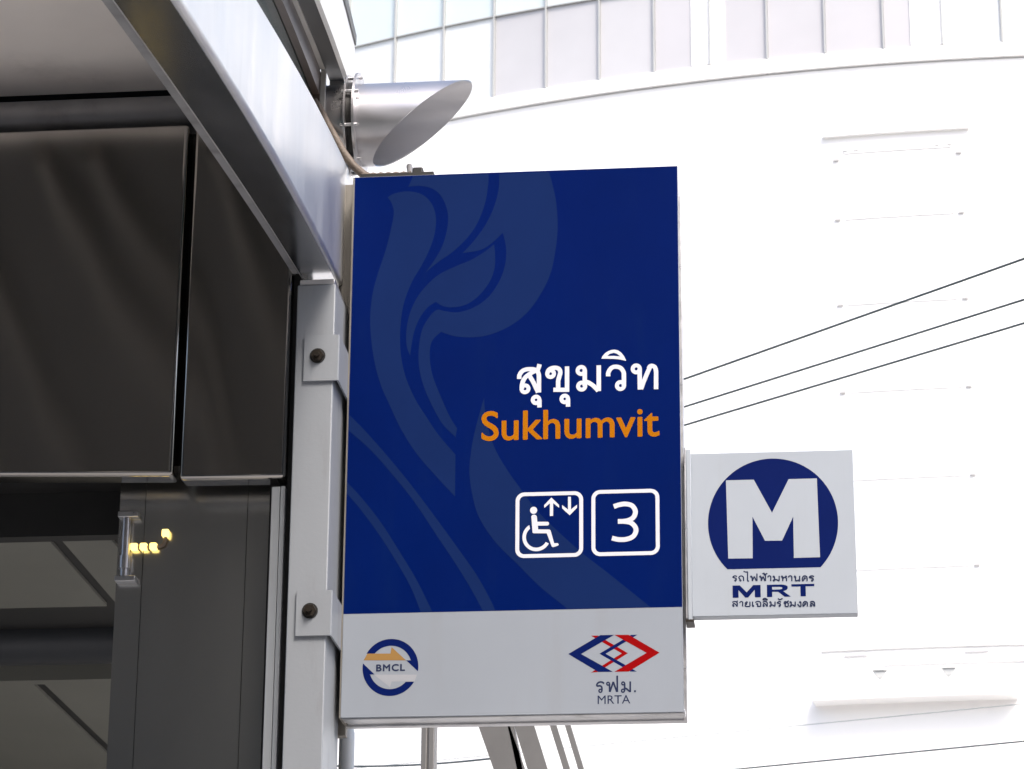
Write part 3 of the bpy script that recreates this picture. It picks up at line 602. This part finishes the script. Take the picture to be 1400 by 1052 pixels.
# canopy ceiling and duct pipe over the panels
bm = bmesh.new(); box(bm, -3.3, -0.20, -2.2, 0.155, 5.75, 5.80)
build('canopy_ceiling', bm, 'ceiling_paint', ent)
boxo('ceiling_backboard', -3.3, -0.2, 0.30, 0.36, 5.45, 5.84, 'black', ent)  # black board: shade of the recess behind the pipe, put into colour
tube('duct_pipe', [(-3.3, 0.10, 5.635), (-0.25, 0.10, 5.635)], 0.062, 'pipe_grey', ent, 28)
# sloping beam of folded stainless steel
bs = BEAM
secs = []
for y, xl, xr, z0, z1 in bs:
    r = 0.012
    ring = [(xl, y, z1), (xl, y, z0)]
    for q in range(5):
        a = RAD(-90 + 90 * q / 4)
        ring.append((xr - r + r * math.cos(a), y, z0 + r + r * math.sin(a)))
    ring.append((xr, y, z1))
    secs.append(ring)
loft('canopy_beam', secs, 'steel_beam', ent, True, 30)
loft('soffit_sheet', [[(xl + 0.006, y, z0 - 0.001), (xl + 0.006, y, z0 - 0.004), (xr - 0.014, y, z0 - 0.004), (xr - 0.014, y, z0 - 0.001)] for y, xl, xr, z0, z1 in bs], 'steel_soffit', ent)  # thin added sheet that carries the beam underside's painted darkness
loft('beam_edge_trim', [[(xl - 0.022, y, z0 + 0.030), (xl - 0.022, y, z0 + 0.004), (xl - 0.003, y, z0 + 0.004), (xl - 0.003, y, z0 + 0.030)] for y, xl, xr, z0, z1 in bs if y < -0.1], 'pipe_grey', ent)
# stepped eaves above the beam: glass strip, brown frame, pale lip, dark soffit, white fascia
def xr_at(y):
    for a, b in zip(bs, bs[1:]):
        if a[0] <= y <= b[0]:
            t = (y - a[0]) / (b[0] - a[0]); return a[2] + t * (b[2] - a[2])
    return bs[-1][2] + (y - bs[-1][0]) * -0.106
def strip(name, o0, o1, z0, m0, z1, m1, ya, yb, mt, parent, n=10):
    secs = []
    for i in range(n + 1):
        y = ya + (yb - ya) * i / n; x = xr_at(y)
        secs.append([(x + o0, y, z0 + m0 * y), (x + o1, y, z0 + m0 * y), (x + o1, y, z1 + m1 * y), (x + o0, y, z1 + m1 * y)])
    return loft(name, secs, mt, parent)
YA = -4.6
strip('clerestory_pane', -0.135, -0.12, 5.40, 0.287, 5.735, 0.255, YA, 0.12, 'glass_green', ent)
strip('clerestory_frame', -0.118, -0.095, 5.672, 0.2515, 5.764, 0.275, YA, 0.14, 'frame_brown', ent)
strip('frame_lip', -0.0945, -0.080, 5.757, 0.272, 5.80, 0.272, YA, 0.15, 'lip_pale', ent)
x = xr_at(0.14)
boxo('frame_stile', x - 0.13, x - 0.095, 0.142, 0.175, 5.44, 5.79, 'frame_brown', ent)
boxo('stile_lip', x - 0.0945, x - 0.080, 0.152, 0.175, 5.44, 5.80, 'lip_pale', ent)
strip('eave_soffit', -0.0795, -0.030, 5.760, 0.271, 5.80, 0.271, YA, 0.37, 'eave_dark', ent)
strip('fascia', -0.0295, -0.015, 5.752, 0.271, 5.955, 0.24, YA, 0.62, 'fascia_white', ent)
strip('gutter_pipe', -0.035, -0.010, 5.958, 0.24, 6.000, 0.232, YA, 0.62, 'eave_dark', ent)
strip('roof_deck', -3.0, -0.08, 5.93, 0.24, 5.97, 0.24, YA, 0.55, 'eave_dark', ent)
for o in (-0.60, -0.98, -1.15, -1.62, -2.10, -2.60):
    w_ = random.uniform(0.035, 0.07)
    strip('roof_joist', o - w_, o, 5.85, 0.24, 5.928, 0.24, YA, -0.75, 'joist_grey', ent, 6)  # unseen bars added under the roof to streak the cladding's reflections
boxo('end_flashing', xr_at(0.38) - 0.079, xr_at(0.38) - 0.031, 0.372, 0.376, 5.838, 5.90, 'lip_pale', ent)

# steel post that carries the sign
post = thing('support_post', 'grey painted square steel post left of the blue station sign', 'post', (-0.08, -0.1, 0.13))
boxo('shaft', -0.138, -0.022, -0.16, 0.10, 0.13, 4.940, 'paint_grey', post, 0.004, 2)
boxo('cap_plate', -0.132, -0.026, -0.156, 0.10, 4.941, 4.958, 'aluminium', post, 0.002, 1)

# ================================================================== blue station sign
ZB, ZT, ZBL = 3.6453, 5.3546, 3.9579
sg = thing('station_sign', 'large blue and grey rectangular station sign with Thai and orange lettering', 'sign', (0.5, 0.06, ZB))
boxo('sign_box', 0.004, 0.996, 0.006, 0.135, ZB + 0.003, ZT - 0.003, 'aluminium', sg, 0.003, 1)
boxo('rear_rim', -0.002, 1.004, 0.105, 0.1355, ZB - 0.002, ZT - 0.055, 'aluminium', sg, 0.002, 1)
boxo('bottom_rail', 0.003, 1.003, 0.009, 0.052, ZB - 0.003, ZB + 0.012, 'aluminium', sg, 0.002, 1)
boxo('edge_profile', -0.005, 0.0035, 0.002, 0.135, ZB, ZT, 'rail_dirty', sg, 0.001, 1)
boxo('mounting_rail', -0.058, 0.0, 0.100, 0.134, ZB - 0.03, ZT + 0.02, 'rail_dirty', sg, 0.002, 1)
boxo('face_sheet', 0.0, 1.0, 0.0, 0.0055, ZB, ZT, 'sign_grey', sg, 0.0012, 1)
film = boxo('blue_film', 0.0012, 0.9988, -0.0003, 0.0008, ZBL, ZT - 0.0012, 'film_blue', sg)
for k in 'abcdefg':
    pts = spline(ORNAMENT[k])
    pts = [(min(max(p[0], 0.0015), 0.9985), min(max(p[1], ZBL + 0.001), ZT - 0.0016)) for p in pts]
    clean = []
    for p in pts:
        if not clean or (abs(p[0] - clean[-1][0]) + abs(p[1] - clean[-1][1])) > 1e-4:
            clean.append(p)
    flat('flame_ornament', [clean], -0.0005, 'film_pale', film)
YP = -0.0008
brush('thai_name', THAI['name'], 0.0134, YP, 'print_white', sg, 0.0125)
lettering('latin_name', 'Sukhumvit', TEXTBOX['latin'], YP, 'print_orange', sg, 0.0016)
def outline(name, q):
    xs = sorted(p[0] for p in q); zs = sorted(p[1] for p in q)
    x0, x1 = (xs[0] + xs[1]) / 2, (xs[2] + xs[3]) / 2
    z0, z1 = (zs[0] + zs[1]) / 2, (zs[2] + zs[3]) / 2
    w = 0.0115
    return flat(name, [rounded(x0, x1, z0, z1, 0.026), rounded(x0 + w, x1 - w, z0 + w, z1 - w, 0.0155)[::-1]], YP, 'print_white', sg)
lift = outline('lift_pictogram', MARK['box1'])
num = outline('number_frame', MARK['box2'])
brush('number', THAI['three'], 0.0145, YP, 'print_white', num)
flat('arrow', [MARK['arrow_up']], YP, 'print_white', lift)
flat('arrow', [MARK['arrow_down']], YP, 'print_white', lift)
c, e = MARK['head']
flat('wheelchair_head', [disc_arc(c[0], c[1], e[1] - c[1], 0, 354, 24)], YP, 'print_white', lift)
flat('wheelchair_body', [MARK['body']], YP, 'print_white', lift)
c, e = MARK['wheel']; ri = MARK['wheel_in'][1][1]; ro = c[1] - e[1]; ri = c[1] - ri
flat('wheelchair_wheel', [disc_arc(c[0], c[1], ro, 121, 331, 40) + disc_arc(c[0], c[1], ri, 331, 128, 40)], YP, 'print_white', lift)
YG = -0.0004
# ring logo
c, e, f = MARK['ring']; ro = e[1] - c[1]; ri = f[1] - c[1]
zc1 = MARK['cuts'][0][1] - c[1]; zc2 = MARK['cuts'][1][1] - c[1]
a_o = math.degrees(math.asin(zc1 / ro)); a_i = math.degrees(math.asin(zc1 / ri))
hu = MARK['hu']; hl = MARK['hl']
ring_up = disc_arc(c[0], c[1], ro, 180 - a_o, -9, 40) + [hu[1], hu[0]] + disc_arc(c[0], c[1], ri, 18, 180 - a_i, 36)
b_o = math.degrees(math.asin(zc2 / ro)); b_i = math.degrees(math.asin(zc2 / ri))
ring_lo = disc_arc(c[0], c[1], ro, b_o, -189, 40) + [hl[1], hl[2]] + disc_arc(c[0], c[1], ri, -161, b_i, 36)
lg = flat('ring_logo', [ring_up], YG, 'print_navy', sg)
flat('ring_arc', [ring_lo], YG, 'print_navy', lg)
flat('arrow', [MARK['orange']], YG + 0.0001, 'print_tan', lg)
flat('arrow', [MARK['pale']], YG + 0.0001, 'print_pale', lg)
lettering('logo_letters', 'BMCL', TEXTBOX['bmcl'], YG - 0.0001, 'print_ink', lg, 0.0009, 1.15)
# chevron logo
ch = flat('chevron_logo', [MARK['cr2']], YG + 0.0002, 'print_red', sg)
flat('chevron', [MARK['cr1']], YG + 0.0001, 'print_red', ch)
flat('chevron', [MARK['cb1']], YG, 'print_navy', ch)
flat('chevron', [MARK['cb2']], YG + 0.00015, 'print_navy', ch)
brush('thai_initials', THAI['mrta'], 0.0050, YG, 'print_ink', ch, 0.0042)
lettering('latin_initials', 'MRTA', TEXTBOX['mrta'], YG, 'print_ink', ch, 0.0)
# two angle brackets bolted to the post
for zt, zb in ((4.774, 4.630), (3.985, 3.850)):
    bm = bmesh.new()
    prof = [(-0.110, -0.169), (-0.008, -0.169), (-0.0045, -0.1655), (-0.0045, 0.060), (-0.0105, 0.060), (-0.0105, -0.1605), (-0.110, -0.1605)]
    lo = [bm.verts.new((x, y, zb)) for x, y in prof]; hi = [bm.verts.new((x, y, zt)) for x, y in prof]
    for i in range(len(prof)):
        j = (i + 1) % len(prof); bm.faces.new((lo[i], lo[j], hi[j], hi[i]))
    bm.faces.new(lo[::-1]); bm.faces.new(hi)
    br = build('angle_bracket', bm, 'paint_grey', sg)
    zc = (zt + zb) / 2 + 0.006; xc = -0.069
    tube('washer', [(xc, -0.169, zc), (xc, -0.1715, zc)], 0.0235, 'rubber', br, 20)
    tube('bolt_head', [(xc, -0.169, zc), (xc, -0.176, zc), (xc, -0.180, zc)], [0.020, 0.020, 0.0185], 'bolt', br, 6, False)
    tube('bolt_end', [(xc, -0.180, zc), (xc, -0.192, zc)], 0.008, 'bolt', br, 12)

# ================================================================== small square M sign
bd = thing('metro_badge_sign', 'small square grey sign with a white M in a blue disc beside the blue sign', 'sign', (1.25, 0.08, 3.946))
YM = 0.070
boxo('badge_panel', 1.012, 1.507, YM, 0.112, 3.946, 4.449, 'badge_grey', bd, 0.002, 1)
boxo('hinge_channel', 1.0065, 1.0115, 0.048, 0.125, 3.936, 4.462, 'aluminium', bd, 0.001, 1)
boxo('channel_lip', 1.012, 1.026, 0.060, 0.0695, 3.934, 4.460, 'badge_grey', bd, 0.002, 1)
boxo('channel_foot', 1.006, 1.030, 0.050, 0.120, 3.926, 3.9335, 'bolt', bd)
YQ = YM - 0.0004
cc, e, l0, r0 = MARK['mcirc']; R0 = e[1] - cc[1]; zcut = (l0[1] + r0[1]) / 2 - cc[1]
a = math.degrees(math.asin(zcut / R0))
disc = flat('blue_disc', [disc_arc(cc[0], cc[1], R0, a, 180 - a, 72)], YQ, 'print_navy', bd)
flat('letter_m', [MARK['m']], YQ - 0.0002, 'badge_grey', disc)
brush('thai_line', THAI['line1'], 0.0037, YQ, 'print_ink', bd, 0.0030)
x0, x1, z0, z1 = TEXTBOX['m_mrt']
def gl(pts, u0, u1): return [(x0 + (x1 - x0) * (u0 + (u1 - u0) * u), z0 + (z1 - z0) * v) for u, v in pts]
mrt = flat('latin_line', [gl([(0, 0), (0, 1), (.26, 1), (.5, .42), (.74, 1), (1, 1), (1, 0), (.79, 0), (.79, .62), (.55, 0), (.45, 0), (.21, .62), (.21, 0)], 0.0, 0.343)], YQ, 'print_navy', bd)
flat('letter', [gl([(0, 0), (0, 1), (.62, 1), (.78, .95), (.87, .85), (.88, .68), (.82, .54), (.68, .46), (1, 0), (.74, 0), (.47, .42), (.22, .42), (.22, 0)], 0.42, 0.71),
                gl([(.22, .60), (.54, .60), (.63, .65), (.66, .71), (.63, .78), (.54, .82), (.22, .82)], 0.42, 0.71)], YQ, 'print_navy', mrt)
flat('letter', [gl([(0, 1), (1, 1), (1, .81), (.62, .81), (.62, 0), (.39, 0), (.39, .81), (0, .81)], 0.72, 1.0)], YQ, 'print_navy', mrt)
brush('thai_line', THAI['line2'], 0.0037, YQ, 'print_ink', bd, 0.0030)

# ================================================================== exhaust vent
vt = thing('exhaust_vent', 'round steel exhaust vent with a slanted mouth above the blue sign', 'vent', (-0.05, 0.30, 5.53))
VX, VY, VZ, VR = 0.167, 0.30, 5.665, 0.134
def vent_shell():
    n = 72; bm = bmesh.new()
    def ringat(r, xf):
        return [bm.verts.new((xf(math.sin(2 * math.pi * k / n)), VY + r * math.cos(2 * math.pi * k / n), VZ + r * math.sin(2 * math.pi * k / n))) for k in range(n)]
    a = ringat(VR, lambda s: -0.035)
    b = ringat(VR, lambda s: VX + 0.158 * s)
    b2 = ringat(VR - 0.0035, lambda s: VX + 0.158 * s)
    d = ringat(VR - 0.0035, lambda s: -0.030)
    for A, B in ((a, b), (b, b2)):
        for i in range(n):
            j = (i + 1) % n; bm.faces.new((A[i], A[j], B[j], B[i]))
    lb = bmesh.new()
    lr = [[lb.verts.new((v.co.x, VY + (v.co.y - VY) * 0.999, VZ + (v.co.z - VZ) * 0.999)) for v in R] for R in (b2, d)]
    for i in range(n):
        j = (i + 1) % n; lb.faces.new((lr[0][i], lr[0][j], lr[1][j], lr[1][i]))
    bmesh.ops.delete(bm, geom=d, context='VERTS')
    return bm, lb
hood_bm, lining_bm = vent_shell()
hood = build('hood', hood_bm, 'steel_duct', vt, True, 40)
build('lining', lining_bm, 'duct_lining', hood, True, 40)  # inner skin that paints the mouth brighter than the hood
def ring_band(name, x0, x1, r0, r1, mt):
    n = 64; bm = bmesh.new()
    def rg(r, x): return [bm.verts.new((x, VY + r * math.cos(2 * math.pi * k / n), VZ + r * math.sin(2 * math.pi * k / n))) for k in range(n)]
    R = [rg(r0, x0), rg(r1, x0), rg(r1, x1), rg(r0, x1)]
    for A, B in zip(R, R[1:] + R[:1]):
        for i in range(n):
            j = (i + 1) % n; bm.faces.new((A[i], A[j], B[j], B[i]))
    return build(name, bm, mt, vt, True, 40)
ring_band('flange_ring', -0.068, -0.062, 0.10, 0.163, 'steel_duct')
ring_band('flange_ring', -0.040, -0.032, 0.10, 0.170, 'steel_duct')
ring_band('gasket', -0.061, -0.041, 0.10, 0.140, 'rubber')
ring_band('duct_sleeve', -0.24, -0.069, 0.129, 0.1335, 'steel_duct')
for k in range(8):
    a = RAD(22.5 + 45 * k)
    y, z = VY + 0.153 * math.cos(a), VZ + 0.153 * math.sin(a)
    tube('flange_bolt', [(-0.078, y, z), (-0.022, y, z)], 0.006, 'aluminium', vt, 8)
# weathered conduit sagging from the wall to the sign top
cp = [tuple(p) for p in CONDUIT]
cd = tube('flexible_conduit', cp, 0.0135, 'conduit', None, 10); rebase(cd)
tag(cd, 'brown weathered cable conduit hanging beside the vent above the sign corner', 'conduit')
sb = thing('sign_stay', 'short rusty stay rod and clamp on the top left of the blue sign', 'stay rod', (0.09, 0.07, ZT))
tube('threaded_rod', [(0.01 + 0.012 * i, 0.075, ZT + 0.036 + 0.0015 * (i % 2)) for i in range(14)], [0.010 if i % 2 else 0.0075 for i in range(14)], 'conduit', sb, 8)
tube('stay', [(0.165, 0.09, ZT + 0.02), (0.135, 0.24, ZT + 0.135)], 0.010, 'pipe_grey', sb, 8)
boxo('clamp', 0.172, 0.205, 0.05, 0.10, ZT, ZT + 0.050, 'rubber', sb, 0.004, 1)
boxo('foot_plate', 0.01, 0.24, 0.045, 0.11, ZT - 0.0015, ZT + 0.030, 'rubber', sb)

# ================================================================== lit amber indicator and tube on the pillar
il = thing('amber_indicator', 'amber lit indicator lamp cluster on a steel tube on the pillar', 'lamp', (-0.66, 0.0, 4.08))
tube('tube', [(-0.667, 0.012, 4.085), (-0.667, 0.012, 4.29)], 0.0135, 'steel_duct', il, 20)
tube('sleeve', [(-0.667, 0.012, 4.115), (-0.667, 0.012, 4.155)], 0.0175, 'steel_duct', il, 20)
for z in (4.085, 4.285):
    boxo('clamp', -0.692, -0.630, -0.004, 0.029, z - 0.012, z + 0.006, 'aluminium', il, 0.002, 1)
    tube('clamp_screw', [(-0.64, -0.006, z - 0.003), (-0.64, -0.002, z - 0.003)], 0.006, 'steel_duct', il, 8)
tube('arm', [(-0.655, 0.020, 4.184), (-0.565, 0.020, 4.184), (-0.553, 0.020, 4.190), (-0.548, 0.020, 4.205), (-0.548, 0.020, 4.222)], 0.0055, 'conduit', il, 12)
boxo('lamp_body', -0.655, -0.571, 0.018, 0.0285, 4.1765, 4.1915, 'conduit', il, 0.003, 1)
for x in (-0.642, -0.613, -0.583):
    boxo('lit_segment', x - 0.0108, x + 0.0108, 0.007, 0.0292, 4.1735, 4.1945, 'amber', il, 0.004, 2)
boxo('lit_segment', -0.5585, -0.5375, 0.007, 0.0292, 4.213, 4.236, 'amber', il, 0.004, 2)

# ================================================================== structures seen below the sign
wp = tube('white_pipe', [(-0.045, 0.4, 0.13), (-0.045, 0.4, 3.66), (-0.046, 0.405, 3.69), (-0.052, 0.42, 3.712), (-0.07, 0.46, 3.725), (-0.14, 0.60, 3.73)], 0.024, 'pole_white', None, 16)
rebase(wp); tag(wp, 'white pipe bending into the wall under the left sign corner', 'pipe')
sp = thing('canopy_column', 'thin grey steel column seen below the blue sign', 'column', (-0.70, 7.0, 0.13))
boxo('web', -0.703, -0.697, 6.95, 7.05, 0.13, 6.0, 'rib_grey', sp)
boxo('flange', -0.735, -0.704, 6.94, 7.06, 0.13, 6.0, 'rib_grey', sp, 0.004, 1)
boxo('flange', -0.696, -0.665, 6.94, 7.06, 0.13, 6.0, 'rib_grey', sp, 0.004, 1)
rf = thing('arched_canopy', 'grey steel canopy with curved ribs behind the blue sign', 'canopy', (1.2, 7.2, 0.13))
def rib(name, pts, w, d, mt):
    secs = []
    for x, z in pts:
        secs.append([(x, 7.0, z), (x + w, 7.0, z), (x + w, 7.0 + d, z), (x, 7.0 + d, z)])
    return loft(name, secs, mt, rf, True, 30)
def curve(x0, off=0.0):
    # leaning arch, steeper towards the ground
    return [(x0 + 1.15 - 1.15 * ((z - 0.13) / 6.2) ** 1.05 * 0.0 + (5.235 - z) * 0.31 + max(0, 4.4 - z) * -0.10, z) for z in [0.13 + i * 0.32 for i in range(20)]]
def arch(x5235, slope):
    return [(x5235 + (5.235 - z) * slope - 0.018 * (5.235 - z) ** 2, z) for z in [0.13 + 0.29 * i for i in range(19)]]
rib('rib_plate', arch(-0.438, 0.36), 0.165, 0.02, 'rib_grey')
rib('rib_plate', arch(-0.250, 0.31), 0.105, 0.05, 'rib_grey')
rib('rib_stiffener', arch(-0.285, 0.22), 0.03, 0.12, 'rib_grey')
rib('rib', arch(-0.064, 0.31), 0.035, 0.10, 'rib_grey')
rib('rib', arch(0.015, 0.30), 0.030, 0.14, 'rib_grey')
rib('infill_panel', arch(-0.135, 0.31), 0.06, 0.01, 'pole_white')

# ================================================================== overhead cables
def cable(name, p, q, ext_l, ext_r, r, sag, label, group, mt='cable'):
    p, q = Vector(p), Vector(q); d = (q - p)
    a, b = p - d * ext_l, q + d * ext_r
    pts = [a + (b - a) * (i / 40) - Vector((0, 0, sag * 4 * (i / 40) * (1 - i / 40))) for i in range(41)]
    o = tube(name, pts, r, mt, None, 8); rebase(o)
    tag(o, label, 'cable', group)
G = 'black overhead cables crossing the white building'
cable('overhead_cable', CAB[0][0], CAB[0][1], 3.0, 4.0, 0.0088, 0.01, 'topmost of the three dark cables right of the blue sign', G)
cable('overhead_cable', CAB[1][0], CAB[1][1], 3.0, 4.0, 0.0082, 0.01, 'middle one of the three dark cables right of the blue sign', G)
cable('overhead_cable', CAB[2][0], CAB[2][1], 3.0, 4.0, 0.0082, 0.01, 'lowest of the three dark cables right of the blue sign', G)
cable('overhead_cable', CAB[3][0], CAB[3][1], 7.0, 4.0, 0.0065, 0.01, 'thin cable near the bottom right corner, below the wall ledge', G)
cable('overhead_cable', CAB[4][0], CAB[4][1], 7.0, 4.0, 0.0036, 0.01, 'hair-thin cable crossing the shadow under the wall ledge', G, 'cable_pale')
cable('overhead_cable', CAB[5][0], CAB[5][1], 2.0, 0.35, 0.0060, 0.10, 'thin cable seen under the blue sign behind the grey column', G)
